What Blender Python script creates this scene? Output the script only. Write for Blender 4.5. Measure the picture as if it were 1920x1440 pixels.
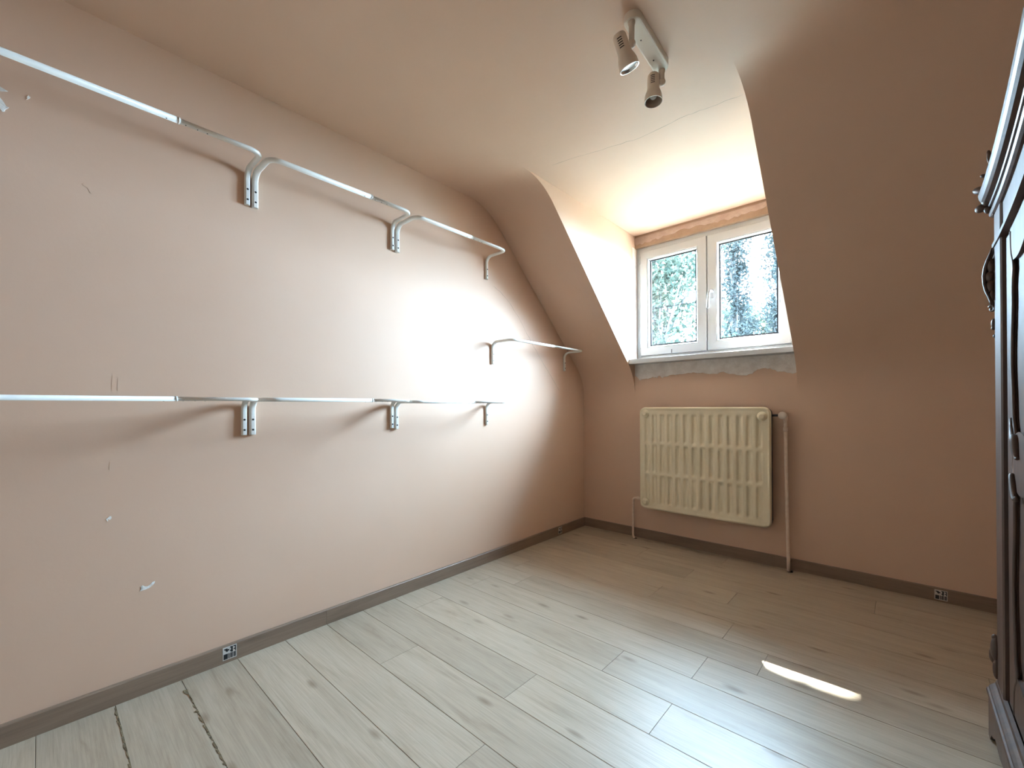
import bpy, bmesh, math, random
from mathutils import Vector, Matrix, noise
random.seed(7)
for o in list(bpy.data.objects): bpy.data.objects.remove(o)
SC = bpy.context.scene
COL = SC.collection

# ------------------------------------------------------------------ camera
CAM = Vector((2.0931, 0.0, 1.0603))
YAW, PITCH, ROLL, FPX = -0.7374, 0.0023, -0.0049, 804.16
fw = Vector((math.sin(YAW)*math.cos(PITCH), math.cos(YAW)*math.cos(PITCH), math.sin(PITCH)))
rt = Vector((math.cos(YAW), -math.sin(YAW), 0)); up = rt.cross(fw)
r2 = rt*math.cos(ROLL) + up*math.sin(ROLL); u2 = up*math.cos(ROLL) - rt*math.sin(ROLL)
cd = bpy.data.cameras.new('camera'); cam = bpy.data.objects.new('camera', cd); COL.objects.link(cam)
cam.matrix_world = Matrix(((r2.x, u2.x, -fw.x, CAM.x), (r2.y, u2.y, -fw.y, CAM.y), (r2.z, u2.z, -fw.z, CAM.z), (0, 0, 0, 1)))
cd.sensor_width = 36; cd.lens = FPX/1920*36; cd.shift_y = 39.64/1920; cd.clip_start = 0.02; cd.clip_end = 300
SC.camera = cam
# ------------------------------------------------------------------ light
SC.view_settings.view_transform = 'Standard'; SC.view_settings.look = 'None'
SC.view_settings.gamma = 1; SC.view_settings.use_curve_mapping = False
SC.view_settings.exposure = 4.85
w = bpy.data.worlds.new('sky'); SC.world = w; w.use_nodes = True
bg = w.node_tree.nodes['Background']; bg.inputs[0].default_value = (0.57, 0.775, 1.0, 1); bg.inputs[1].default_value = 7.0
SUNDIR = Vector((-0.410, 1.0, 1.255)).normalized()
sl = bpy.data.lights.new('sun', 'SUN'); so = bpy.data.objects.new('sun', sl); COL.objects.link(so)
sl.energy = 7; sl.angle = math.radians(0.53); sl.color = (1.0, 0.95, 0.87)
so.rotation_euler = SUNDIR.to_track_quat('Z', 'Y').to_euler(); so.location = (-3, 9, 12)
pl = bpy.data.lights.new('window_portal', 'AREA'); po = bpy.data.objects.new('window_portal', pl); COL.objects.link(po)
pl.shape = 'RECTANGLE'; pl.size = 1.12; pl.size_y = 0.95; pl.cycles.is_portal = True
po.location = (1.042, 3.40, 1.88); po.rotation_euler = (math.radians(-90), 0, 0)

# ------------------------------------------------------------------ helpers
class MB:
    def __init__(s): s.v = []; s.f = []; s.sm = []
    def add(s, vs, fs, smooth=False):
        b = len(s.v); s.v += [tuple(v) for v in vs]
        for f in fs: s.f.append(tuple(i+b for i in f)); s.sm.append(smooth)
        return s
    def box(s, a, b):
        (x0, y0, z0), (x1, y1, z1) = a, b
        return s.add([(x0,y0,z0),(x1,y0,z0),(x1,y1,z0),(x0,y1,z0),(x0,y0,z1),(x1,y0,z1),(x1,y1,z1),(x0,y1,z1)],
              [(0,3,2,1),(4,5,6,7),(0,1,5,4),(1,2,6,5),(2,3,7,6),(3,0,4,7)])
    def prism(s, poly, axis, a, b, smooth=False):
        """closed polygon in the two other axes, extruded along axis from a to b"""
        n = len(poly)
        def P(p, t):
            return (t, p[0], p[1]) if axis == 'x' else ((p[0], t, p[1]) if axis == 'y' else (p[0], p[1], t))
        vs = [P(p, a) for p in poly] + [P(p, b) for p in poly]
        s.add(vs, [tuple(range(n))[::-1], tuple(range(n, 2*n))])
        base = len(s.v)-2*n
        for i in range(n):
            j = (i+1) % n; s.f.append((base+i, base+j, base+n+j, base+n+i)); s.sm.append(smooth)
        return s
    def lathe(s, prof, origin, axis, seg=28, cap0=True, cap1=True):
        """prof = [(dist along axis, radius)]"""
        ax = Vector(axis).normalized(); t = ax.orthogonal().normalized(); b = ax.cross(t); o = Vector(origin)
        vs = []
        for d, r in prof:
            for k in range(seg):
                a = 2*math.pi*k/seg; vs.append(o + ax*d + (t*math.cos(a)+b*math.sin(a))*r)
        fs = []
        for i in range(len(prof)-1):
            for k in range(seg):
                k2 = (k+1) % seg; fs.append((i*seg+k, i*seg+k2, (i+1)*seg+k2, (i+1)*seg+k))
        s.add(vs, fs, True)
        base = len(s.v)-len(vs)
        if cap0: s.f.append(tuple(base+k for k in range(seg))[::-1]); s.sm.append(False)
        if cap1: s.f.append(tuple(base+(len(prof)-1)*seg+k for k in range(seg))); s.sm.append(False)
        return s
    def sweep(s, pts, frames, section, caps=True, scale=None, smooth=True):
        """frames = [(w,n)] per point, section = [(a,b)] in (w,n)"""
        n = len(section); vs = []
        for i, p in enumerate(pts):
            W, N = frames[i]; k = scale[i] if scale else 1
            for a, b in section: vs.append(Vector(p) + Vector(W)*a*k + Vector(N)*b*k)
        fs = []
        for i in range(len(pts)-1):
            for j in range(n):
                j2 = (j+1) % n; fs.append((i*n+j, i*n+j2, (i+1)*n+j2, (i+1)*n+j))
        s.add(vs, fs, smooth); base = len(s.v)-len(vs)
        if caps:
            s.f.append(tuple(base+k for k in range(n))[::-1]); s.sm.append(False)
            s.f.append(tuple(base+(len(pts)-1)*n+k for k in range(n))); s.sm.append(False)
        return s
    def tube(s, pts, r, seg=14, scale=None, caps=True):
        pts = [Vector(p) for p in pts]; fr = []; prev = None
        for i in range(len(pts)):
            t = (pts[min(i+1, len(pts)-1)] - pts[max(i-1, 0)]).normalized()
            W = t.orthogonal().normalized() if prev is None else (prev - t*prev.dot(t)).normalized()
            prev = W; fr.append((W, t.cross(W)))
        return s.sweep(pts, fr, [(r*math.cos(2*math.pi*k/seg), r*math.sin(2*math.pi*k/seg)) for k in range(seg)], caps, scale)
    def ellipsoid(s, c, rad, rot=None, seg=16, rings=10):
        c = Vector(c); R = rot or Matrix.Identity(3); vs = []; fs = []
        for i in range(rings+1):
            th = math.pi*i/rings
            for k in range(seg):
                a = 2*math.pi*k/seg
                vs.append(c + R @ Vector((rad[0]*math.sin(th)*math.cos(a), rad[1]*math.sin(th)*math.sin(a), rad[2]*math.cos(th))))
        for i in range(rings):
            for k in range(seg):
                k2 = (k+1) % seg; fs.append((i*seg+k, (i+1)*seg+k, (i+1)*seg+k2, i*seg+k2))
        return s.add(vs, fs, True)
    def mesh(s, name):
        me = bpy.data.meshes.new(name); me.from_pydata(s.v, [], s.f)
        me.polygons.foreach_set('use_smooth', s.sm); me.update()
        bm = bmesh.new(); bm.from_mesh(me); bmesh.ops.remove_doubles(bm, verts=bm.verts, dist=1e-6)
        bmesh.ops.recalc_face_normals(bm, faces=bm.faces); bm.to_mesh(me); bm.free()
        return me
    def build(s, name, mat, parent=None, bevel=0, seg=2, sharp=True):
        o = bpy.data.objects.new(name, s.mesh(name)); COL.objects.link(o)
        o.data.materials.append(mat); o.parent = parent
        if bevel:
            m = o.modifiers.new('bevel', 'BEVEL'); m.width = bevel; m.segments = seg; m.limit_method = 'ANGLE'; m.angle_limit = math.radians(40)
            for p in o.data.polygons: p.use_smooth = True
            m.harden_normals = True
        return o
def empty(name, loc=(0, 0, 0)):
    o = bpy.data.objects.new(name, None); COL.objects.link(o); o.location = loc; o.empty_display_size = 0.05
    return o
def tag(o, label=None, cat=None, group=None, kind=None):
    if label: o['label'] = label
    if cat: o['category'] = cat
    if group: o['group'] = group
    if kind: o['kind'] = kind
    return o
def struct(o): o['kind'] = 'structure'; return o
def at_origin(o, p):
    """children are modelled in world coordinates: put the parent's base at p"""
    o.location = p
    for c in o.children: c.matrix_parent_inverse = Matrix.Translation(-Vector(p))
def arc(c, e1, e2, r, a0, a1, n):
    return [Vector(c)+Vector(e1)*r*math.cos(a0+(a1-a0)*i/n)+Vector(e2)*r*math.sin(a0+(a1-a0)*i/n) for i in range(n+1)]
def rrect(hw, hh, r, n=4):
    pts = []
    for cx, cy, a in ((hw-r, hh-r, 0), (-hw+r, hh-r, 90), (-hw+r, -hh+r, 180), (hw-r, -hh+r, 270)):
        for i in range(n+1):
            t = math.radians(a+90*i/n); pts.append((cx+r*math.cos(t), cy+r*math.sin(t)))
    return pts
def sstep(a, b, x):
    t = min(1, max(0, (x-a)/(b-a))); return t*t*(3-2*t)

# ------------------------------------------------------------------ materials
def newmat(name):
    m = bpy.data.materials.new(name); m.use_nodes = True
    nt = m.node_tree; return m, nt, nt.nodes['Principled BSDF']
def N(nt, typ, **kw):
    n = nt.nodes.new(typ)
    for k, v in kw.items():
        if k.startswith('_'): setattr(n, k[1:], v)
        else: n.inputs[k.replace('__', ' ')].default_value = v
    return n
def ramp(nt, stops):
    r = nt.nodes.new('ShaderNodeValToRGB'); e = r.color_ramp.elements
    e[0].position, e[0].color = stops[0][0], (*stops[0][1], 1)
    e[1].position, e[1].color = stops[-1][0], (*stops[-1][1], 1)
    for p, c in stops[1:-1]:
        q = e.new(p); q.color = (*c, 1)
    return r
def simple(name, col, rough=0.5, metal=0, var=0.0, scale=8, bump=0, bscale=60, spec=0.5, col2=None, coat=0):
    m, nt, b = newmat(name); L = nt.links.new
    b.inputs['Base Color'].default_value = (*col, 1); b.inputs['Roughness'].default_value = rough
    b.inputs['Metallic'].default_value = metal; b.inputs['Specular IOR Level'].default_value = spec
    b.inputs['Coat Weight'].default_value = coat; b.inputs['Coat Roughness'].default_value = 0.15
    tc = nt.nodes.new('ShaderNodeTexCoord')
    if var or col2:
        nz = N(nt, 'ShaderNodeTexNoise', Scale=scale, Detail=6, Roughness=0.6); L(tc.outputs['Object'], nz.inputs['Vector'])
        c2 = col2 or tuple(c*(1-var) for c in col)
        r = ramp(nt, [(0.35, c2), (0.65, col)]); L(nz.outputs['Fac'], r.inputs['Fac']); L(r.outputs['Color'], b.inputs['Base Color'])
    if bump:
        n2 = N(nt, 'ShaderNodeTexNoise', Scale=bscale, Detail=5); L(tc.outputs['Object'], n2.inputs['Vector'])
        bp = N(nt, 'ShaderNodeBump', Strength=bump, Distance=0.01); L(n2.outputs['Fac'], bp.inputs['Height']); L(bp.outputs['Normal'], b.inputs['Normal'])
    return m
def paint_mat():
    m, nt, b = newmat('peach_paint'); L = nt.links.new
    tc = nt.nodes.new('ShaderNodeTexCoord'); geo = nt.nodes.new('ShaderNodeNewGeometry')
    n1 = N(nt, 'ShaderNodeTexNoise', Scale=1.3, Detail=4, Roughness=0.55); L(geo.outputs['Position'], n1.inputs['Vector'])
    r = ramp(nt, [(0.3, (0.69, 0.465, 0.330)), (0.7, (0.73, 0.51, 0.375))]); L(n1.outputs['Fac'], r.inputs['Fac'])
    L(r.outputs['Color'], b.inputs['Base Color']); b.inputs['Roughness'].default_value = 0.64; b.inputs['Specular IOR Level'].default_value = 0.85
    n2 = N(nt, 'ShaderNodeTexNoise', Scale=55, Detail=4, Roughness=0.6); L(geo.outputs['Position'], n2.inputs['Vector'])
    n3 = N(nt, 'ShaderNodeTexNoise', Scale=5, Detail=3); L(geo.outputs['Position'], n3.inputs['Vector'])
    ad = N(nt, 'ShaderNodeMath', _operation='MULTIPLY_ADD'); L(n3.outputs['Fac'], ad.inputs[0]); ad.inputs[1].default_value = 3.0; L(n2.outputs['Fac'], ad.inputs[2])
    bp = N(nt, 'ShaderNodeBump', Strength=0.10, Distance=0.003); L(ad.outputs[0], bp.inputs['Height']); L(bp.outputs['Normal'], b.inputs['Normal'])
    return m
def plank_mat(name='oak_laminate', light=(0.49, 0.41, 0.315), dark=(0.345, 0.27, 0.19), rough=0.32):
    m, nt, b = newmat(name); L = nt.links.new
    tc = nt.nodes.new('ShaderNodeTexCoord'); oi = nt.nodes.new('ShaderNodeObjectInfo')
    off = N(nt, 'ShaderNodeVectorMath', _operation='MULTIPLY_ADD'); cx = nt.nodes.new('ShaderNodeCombineXYZ')
    L(oi.outputs['Random'], cx.inputs[0]); L(oi.outputs['Random'], cx.inputs[1]); L(oi.outputs['Random'], cx.inputs[2])
    L(cx.outputs[0], off.inputs[0]); off.inputs[1].default_value = (31, 17, 23); L(tc.outputs['Object'], off.inputs[2])
    mp = N(nt, 'ShaderNodeMapping'); mp.inputs['Scale'].default_value = (1.0, 9.0, 9.0); L(off.outputs[0], mp.inputs['Vector'])
    g = N(nt, 'ShaderNodeTexNoise', Scale=2.2, Detail=9, Roughness=0.62, Distortion=0.9); L(mp.outputs[0], g.inputs['Vector'])
    mp2 = N(nt, 'ShaderNodeMapping'); mp2.inputs['Scale'].default_value = (3.0, 90.0, 90.0); L(off.outputs[0], mp2.inputs['Vector'])
    g2 = N(nt, 'ShaderNodeTexNoise', Scale=2.0, Detail=5, Roughness=0.6); L(mp2.outputs[0], g2.inputs['Vector'])
    mid = tuple((a*0.62+c*0.38) for a, c in zip(light, dark))
    r1 = ramp(nt, [(0.26, dark), (0.42, mid), (0.60, light)]); L(g.outputs['Fac'], r1.inputs['Fac'])
    mx = N(nt, 'ShaderNodeMix', _data_type='RGBA', _blend_type='MULTIPLY'); mx.inputs[0].default_value = 0.55
    r2_ = ramp(nt, [(0.3, (0.72, 0.70, 0.67)), (0.6, (1, 1, 1))]); L(g2.outputs['Fac'], r2_.inputs['Fac'])
    L(r1.outputs['Color'], mx.inputs[6]); L(r2_.outputs['Color'], mx.inputs[7])
    # knots
    mp3 = N(nt, 'ShaderNodeMapping'); mp3.inputs['Scale'].default_value = (2.0, 6.0, 1.0); L(off.outputs[0], mp3.inputs['Vector'])
    vo = N(nt, 'ShaderNodeTexVoronoi', Scale=1.6, Randomness=1.0); L(mp3.outputs[0], vo.inputs['Vector'])
    r3 = ramp(nt, [(0.0, (0.16, 0.12, 0.09)), (0.05, (0.42, 0.34, 0.26)), (0.16, (1, 1, 1))]); L(vo.outputs['Distance'], r3.inputs['Fac'])
    mk = N(nt, 'ShaderNodeMix', _data_type='RGBA', _blend_type='MULTIPLY'); mk.inputs[0].default_value = 0.65
    L(mx.outputs[2], mk.inputs[6]); L(r3.outputs['Color'], mk.inputs[7])
    hv = N(nt, 'ShaderNodeHueSaturation'); mr = N(nt, 'ShaderNodeMapRange'); mr.inputs[3].default_value = 0.90; mr.inputs[4].default_value = 1.08
    L(oi.outputs['Random'], mr.inputs[0]); L(mr.outputs[0], hv.inputs['Value']); L(mk.outputs[2], hv.inputs['Color'])
    L(hv.outputs['Color'], b.inputs['Base Color'])
    rr = N(nt, 'ShaderNodeMapRange'); rr.inputs[3].default_value = rough-0.06; rr.inputs[4].default_value = rough+0.12
    L(g2.outputs['Fac'], rr.inputs[0]); L(rr.outputs[0], b.inputs['Roughness'])
    bp = N(nt, 'ShaderNodeBump', Strength=0.25, Distance=0.002); L(g2.outputs['Fac'], bp.inputs['Height']); L(bp.outputs['Normal'], b.inputs['Normal'])
    return m
def dark_wood_mat():
    m, nt, b = newmat('polished_dark_wood'); L = nt.links.new
    tc = nt.nodes.new('ShaderNodeTexCoord')
    mp = N(nt, 'ShaderNodeMapping'); mp.inputs['Scale'].default_value = (14, 14, 1.6); L(tc.outputs['Object'], mp.inputs['Vector'])
    g = N(nt, 'ShaderNodeTexNoise', Scale=2.4, Detail=8, Roughness=0.65, Distortion=0.6); L(mp.outputs[0], g.inputs['Vector'])
    r = ramp(nt, [(0.3, (0.030, 0.014, 0.009)), (0.55, (0.070, 0.033, 0.020)), (0.75, (0.12, 0.060, 0.036))]); L(g.outputs['Fac'], r.inputs['Fac'])
    L(r.outputs['Color'], b.inputs['Base Color']); b.inputs['Roughness'].default_value = 0.50; b.inputs['Specular IOR Level'].default_value = 0.7
    b.inputs['Coat Weight'].default_value = 0.45; b.inputs['Coat Roughness'].default_value = 0.42
    bp = N(nt, 'ShaderNodeBump', Strength=0.12, Distance=0.002); L(g.outputs['Fac'], bp.inputs['Height']); L(bp.outputs['Normal'], b.inputs['Normal'])
    return m
def plaster_mat(name, a, b_, sc=14):
    m = simple(name, a, 0.85, col2=b_, scale=sc, bump=0.6, bscale=45); return m
def glass_mat():
    m, nt, b = newmat('window_glass'); L = nt.links.new
    nt.nodes.remove(b); out = nt.nodes['Material Output']
    tr = N(nt, 'ShaderNodeBsdfTransparent'); tr.inputs[0].default_value = (0.93, 0.97, 0.97, 1)
    gl = N(nt, 'ShaderNodeBsdfGlossy'); gl.inputs['Roughness'].default_value = 0.02
    lw = N(nt, 'ShaderNodeLayerWeight', Blend=0.5); pw = N(nt, 'ShaderNodeMath', _operation='POWER'); pw.inputs[1].default_value = 5
    L(lw.outputs['Facing'], pw.inputs[0]); fr = N(nt, 'ShaderNodeMapRange'); fr.inputs[3].default_value = 0.03; fr.inputs[4].default_value = 0.9
    L(pw.outputs[0], fr.inputs[0]); mx = nt.nodes.new('ShaderNodeMixShader')
    L(fr.outputs[0], mx.inputs[0]); L(tr.outputs[0], mx.inputs[1]); L(gl.outputs[0], mx.inputs[2]); L(mx.outputs[0], out.inputs['Surface'])
    return m
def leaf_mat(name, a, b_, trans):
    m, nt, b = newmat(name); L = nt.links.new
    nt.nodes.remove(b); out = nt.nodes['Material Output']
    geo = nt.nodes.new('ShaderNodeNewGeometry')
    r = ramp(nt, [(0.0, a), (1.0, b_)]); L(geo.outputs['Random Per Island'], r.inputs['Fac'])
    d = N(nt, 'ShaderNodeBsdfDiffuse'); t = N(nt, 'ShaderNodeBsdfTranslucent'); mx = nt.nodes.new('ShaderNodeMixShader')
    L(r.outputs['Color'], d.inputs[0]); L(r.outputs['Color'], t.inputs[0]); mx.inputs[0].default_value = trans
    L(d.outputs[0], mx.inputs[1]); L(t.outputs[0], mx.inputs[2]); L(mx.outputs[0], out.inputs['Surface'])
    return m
PAINT = paint_mat(); PLANK = plank_mat(); BASEB = plank_mat('baseboard_laminate', (0.27, 0.19, 0.135), (0.18, 0.12, 0.085), 0.4)
SUBFLOOR = simple('dark_subfloor', (0.05, 0.04, 0.03), 0.9)
WHITE_STEEL = simple('white_enamel_steel', (0.86, 0.85, 0.81), 0.34, var=0.05, scale=30)
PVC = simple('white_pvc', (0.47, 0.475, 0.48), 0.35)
HANDLE = simple('satin_handle', (0.40, 0.40, 0.40), 0.55, spec=0.3)
GASKET = simple('black_gasket', (0.02, 0.02, 0.025), 0.6)
CREAM = simple('cream_radiator_enamel', (0.86, 0.78, 0.59), 0.36, col2=(0.80, 0.71, 0.51), scale=5, bump=0.05, bscale=90)
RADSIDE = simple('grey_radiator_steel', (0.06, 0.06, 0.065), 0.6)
PIPE = simple('painted_pipe', (0.84, 0.69, 0.58), 0.45, col2=(0.76, 0.60, 0.49), scale=40, bump=0.1)
LAMPM = simple('cream_lamp_enamel', (0.82, 0.76, 0.67), 0.40)
LAMPB = simple('beige_lamp_enamel', (0.80, 0.69, 0.58), 0.42)
SILVER = simple('silver_reflector', (0.75, 0.75, 0.75), 0.2, 1.0)
INNER = simple('lamp_inside', (0.35, 0.27, 0.21), 0.5)
BULB = simple('frosted_bulb', (0.80, 0.80, 0.78), 0.2)
BLACK = simple('black_hole', (0.012, 0.011, 0.010), 0.7)
BLACKP = simple('black_print', (0.012, 0.014, 0.016), 0.5)
GREYP = simple('grey_print', (0.12, 0.11, 0.105), 0.6, var=0.4, scale=200)
PAPER = simple('sticker_paper', (0.66, 0.62, 0.58), 0.5)
PLASTERW = plaster_mat('white_plaster', (0.93, 0.91, 0.87), (0.80, 0.78, 0.74), 40)
PLASTERG = plaster_mat('grey_filler_plaster', (0.90, 0.86, 0.82), (0.76, 0.70, 0.65), 16)
PLASTERP = plaster_mat('pink_bare_plaster', (0.44, 0.31, 0.25), (0.52, 0.39, 0.32), 12)
CRACKM = simple('crack_shadow', (0.28, 0.21, 0.17), 0.9)
WOOD = dark_wood_mat(); GLASS = glass_mat()
CRUMB = simple('broken_fibreboard', (0.24, 0.18, 0.10), 0.9, col2=(0.07, 0.05, 0.03), scale=60, bump=0.5)
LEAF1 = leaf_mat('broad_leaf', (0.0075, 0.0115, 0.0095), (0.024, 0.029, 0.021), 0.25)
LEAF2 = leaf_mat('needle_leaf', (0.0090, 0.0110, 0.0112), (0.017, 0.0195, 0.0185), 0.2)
BARK = simple('bark', (0.016, 0.014, 0.013), 0.9, var=0.4, scale=12)
GRASS = simple('grass', (0.095, 0.10, 0.075), 0.9, var=0.4, scale=2)
ROOFM = simple('roof_slate', (0.10, 0.10, 0.11), 0.7)
CABLEM = simple('cable_black', (0.0018, 0.0018, 0.002), 0.9, spec=0.0)

# ------------------------------------------------------------------ room shell
D, H = 3.256, 2.439            # window wall, ceiling
XR, YB = 2.93, -1.35           # right wall, back wall
X1, X2 = 0.487, 1.600          # dormer cheeks
def slope_profile():
    """room-side line (y,z) from flat ceiling, through a cove, down the slope, to the knee wall"""
    P = []
    a, b = Vector((2.045, H)), Vector((D, 1.285))
    d1 = (b-a).normalized()
    def fillet(c, t0, t1, L):
        p0 = c - t0*L; p1 = c + t1*L
        return [(p0*(1-t)**2 + c*2*t*(1-t) + p1*t*t) for t in [i/12 for i in range(13)]]
    P += fillet(a, Vector((1, 0)), d1, 0.17)
    P += fillet(b, d1, Vector((0, -1)), 0.15)
    return [(p.x, p.y) for p in P]
SLP = slope_profile()
Y0C, ZK = SLP[0][0], SLP[-1][1]
def offset(prof, dist):
    out = []
    for i, p in enumerate(prof):
        a = Vector(prof[max(i-1, 0)]); b = Vector(prof[min(i+1, len(prof)-1)]); t = (b-a).normalized()
        out.append((p[0]-t.y*dist, p[1]+t.x*dist))
    return out
def slope_piece(name, xa, xb):
    mb = MB(); outer = offset(SLP, 0.12)
    n = len(SLP); vs = []; fs = []
    for x in (xa, xb):
        vs += [(x, y, z) for y, z in SLP]; vs += [(x, y, z) for y, z in outer]
    for i in range(n-1):
        fs.append((i, i+1, 2*n+i+1, 2*n+i))
    mb.add(vs, fs, True)
    base = len(mb.v)-len(vs); g = []
    for i in range(n-1):
        g += [(n+i, n+i+1, 3*n+i+1, 3*n+i), (i, i+1, n+i+1, n+i), (2*n+i, 2*n+i+1, 3*n+i+1, 3*n+i)]
    g += [(0, n, 3*n, 2*n), (n-1, 2*n-1, 4*n-1, 3*n-1)]
    for f in g: mb.f.append(tuple(q+base for q in f)); mb.sm.append(False)
    o = mb.build(name, PAINT); struct(o)
    m = o.modifiers.new('split', 'EDGE_SPLIT'); m.split_angle = math.radians(40)
    return o
slope_piece('wall_slope_left', 0, X1-0.09)
slope_piece('wall_slope_right', X2+0.09, XR)
# gable walls with the roof outline
def gable(name, xa, xb):
    poly = [(YB-0.12, -0.05), (D, -0.05), (D, ZK)] + SLP[::-1] + [(YB-0.12, H)]
    out = []
    for p in poly:
        if not out or (Vector(p)-Vector(out[-1])).length > 1e-4: out.append(p)
    return struct(MB().prism(out, 'x', xa, xb).build(name, PAINT))
wall_left = gable('wall_left', -0.15, 0.0); gable('wall_right', XR, XR+0.15)
struct(MB().box((0, YB-0.12, -0.05), (XR, YB, H)).build('wall_back', PAINT))
wall_window = struct(MB().box((-0.15, D, -0.05), (XR+0.15, D+0.2, 1.388)).build('wall_window', PAINT))
# flat ceiling, running on into the dormer
mb = MB().box((-0.15, YB-0.12, H), (XR+0.15, Y0C, H+0.12))
mb.box((X1-0.09, Y0C, H), (X2+0.09, D+0.22, H+0.12))
ceiling = struct(mb.build('ceiling', PAINT))
# dormer cheeks
def cheek(name, xa, xb):
    poly = [(y, z) for y, z in SLP] + [(D+0.2, ZK), (D+0.2, H)]
    out = []
    for p in poly:
        if not out or (Vector(p)-Vector(out[-1])).length > 1e-4: out.append(p)
    return struct(MB().prism(out, 'x', xa, xb).build(name, PAINT, None, 0.004))
cheek_l = cheek('wall_dormer_left', X1-0.09, X1); cheek('wall_dormer_right', X2, X2+0.09)
# lintel over the window
lintel = struct(MB().box((X1, D+0.012, 2.338), (X2, D+0.2, H)).build('wall_lintel', plaster_mat('brown_base_coat', (0.40, 0.27, 0.185), (0.33, 0.215, 0.145), 10)))
# unseen roof edge above the dormer, lengthened to cut light from high sky
struct(MB().box((X1-0.35, D+0.10, H+0.12), (X2+0.35, D+0.62, H+0.20)).build('trim_1', ROOFM))

# floor: slab and one object per plank
floor = struct(MB().box((0, YB, -0.05), (XR, D, -0.0085)).build('floor', SUBFLOOR))
PW, PY0, PL = 0.19, 0.1791, 1.286
joints = {7: 1.484, 8: 1.199, 9: 1.484, 10: 1.668, 11: 1.485, 5: 0.498, 6: 1.02, 4: 1.12, 3: 1.25, 2: 1.20, 1: 1.27, 0: 1.15, 12: 1.05, 13: 1.40, 14: 1.1, 15: 0.7, 16: 1.2}
plank_mesh = {}
def plank(x0, x1, y0, y1):
    L, W = round(x1-x0, 4), round(y1-y0, 4)
    if (L, W) not in plank_mesh:
        g, h_, c = 0.0004, 0.0, 0.0011
        x_, y_ = L/2-g, W/2-g; vs = []
        for zz, ins in ((-0.0085, 0), (-0.0014, 0), (0, c)):
            vs += [(-x_+ins*0.5, -y_+ins, zz), (x_-ins*0.5, -y_+ins, zz), (x_-ins*0.5, y_-ins, zz), (-x_+ins*0.5, y_-ins, zz)]
        fs = [(0, 3, 2, 1), (8, 9, 10, 11)]
        for k in (0, 4):
            for i in range(4): fs.append((k+i, k+(i+1) % 4, k+4+(i+1) % 4, k+4+i))
        me = bpy.data.meshes.new('plank'); me.from_pydata(vs, [], fs); me.materials.append(PLANK); plank_mesh[(L, W)] = me
    o = bpy.data.objects.new('plank', plank_mesh[(L, W)]); COL.objects.link(o); o.parent = floor
    o.location = ((x0+x1)/2, (y0+y1)/2, 0)
for n in range(-9, 18):
    ya, yb = max(PY0+(n-1)*PW, YB), min(PY0+n*PW, D)
    if yb-ya < 0.01: continue
    j = joints.get(n, 0.3+0.37*((n*7) % 4)); xs = [0]
    q = j-PL*2
    while q < XR:
        if 0.05 < q < XR-0.05: xs.append(q)
        q += PL
    xs.append(XR)
    for a, b in zip(xs, xs[1:]): plank(a, b, ya, yb)
# swollen, broken joints near the left wall
def crumbs(y, xa, xb, seed):
    rnd = random.Random(seed); mb = MB(); x = xa
    while x < xb:
        l = rnd.uniform(0.015, 0.05); wd = rnd.uniform(0.0015, 0.006)*(1 if rnd.random() < 0.7 else 1.8)
        pts = [(x, y-wd*rnd.uniform(0.5, 1.3)), (x+l*0.5, y-wd*rnd.uniform(0.6, 1.5)), (x+l, y-wd*0.4), (x+l, y+0.001), (x, y+0.001)]
        zt = rnd.uniform(0.0008, 0.003)
        mb.add([(p[0], p[1], -0.002) for p in pts]+[(p[0]+rnd.uniform(-.002, .002), p[1]+rnd.uniform(-.001, .001), zt*rnd.uniform(.3, 1)) for p in pts],
               [(5, 6, 7, 8, 9)]+[(i, (i+1) % 5, 5+(i+1) % 5, 5+i) for i in range(5)])
        x += l*rnd.uniform(0.8, 1.5)
    o = mb.build('broken_plank_edge', CRUMB, floor); o['label'] = 'crumbled yellowish edge of a plank joint'; o['kind'] = 'stuff'
crumbs(PY0, 0.03, 0.55, 3); crumbs(PY0+PW, 0.10, 0.60, 5)

# baseboards
bl = struct(empty('baseboard_left')); bw = struct(empty('baseboard_window'))
def board(parent, a, b, axis):
    h = 0.072
    poly = [(0.0, 0.0), (0.0135, 0.0), (0.0135, h-0.004), (0.0105, h), (0.0, h)]
    o = MB().prism([(-p[0], p[1]) for p in poly], 'x', 0, b-a).build('board', BASEB, parent)
    if axis == 'y': o.location = (0, a, 0); o.rotation_euler = (0, 0, math.pi/2)
    else: o.location = (a, D, 0)
    return o
board(bl, YB, 0.9375, 'y'); board(bl, 0.9385, D, 'y')
board(bw, 0.0135, 0.452, 'x'); board(bw, 0.453, XR, 'x')
br = struct(empty('baseboard_right')); MB().box((XR-0.0135, YB, 0), (XR, D-0.0135, 0.072)).build('board', BASEB, br)

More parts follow.
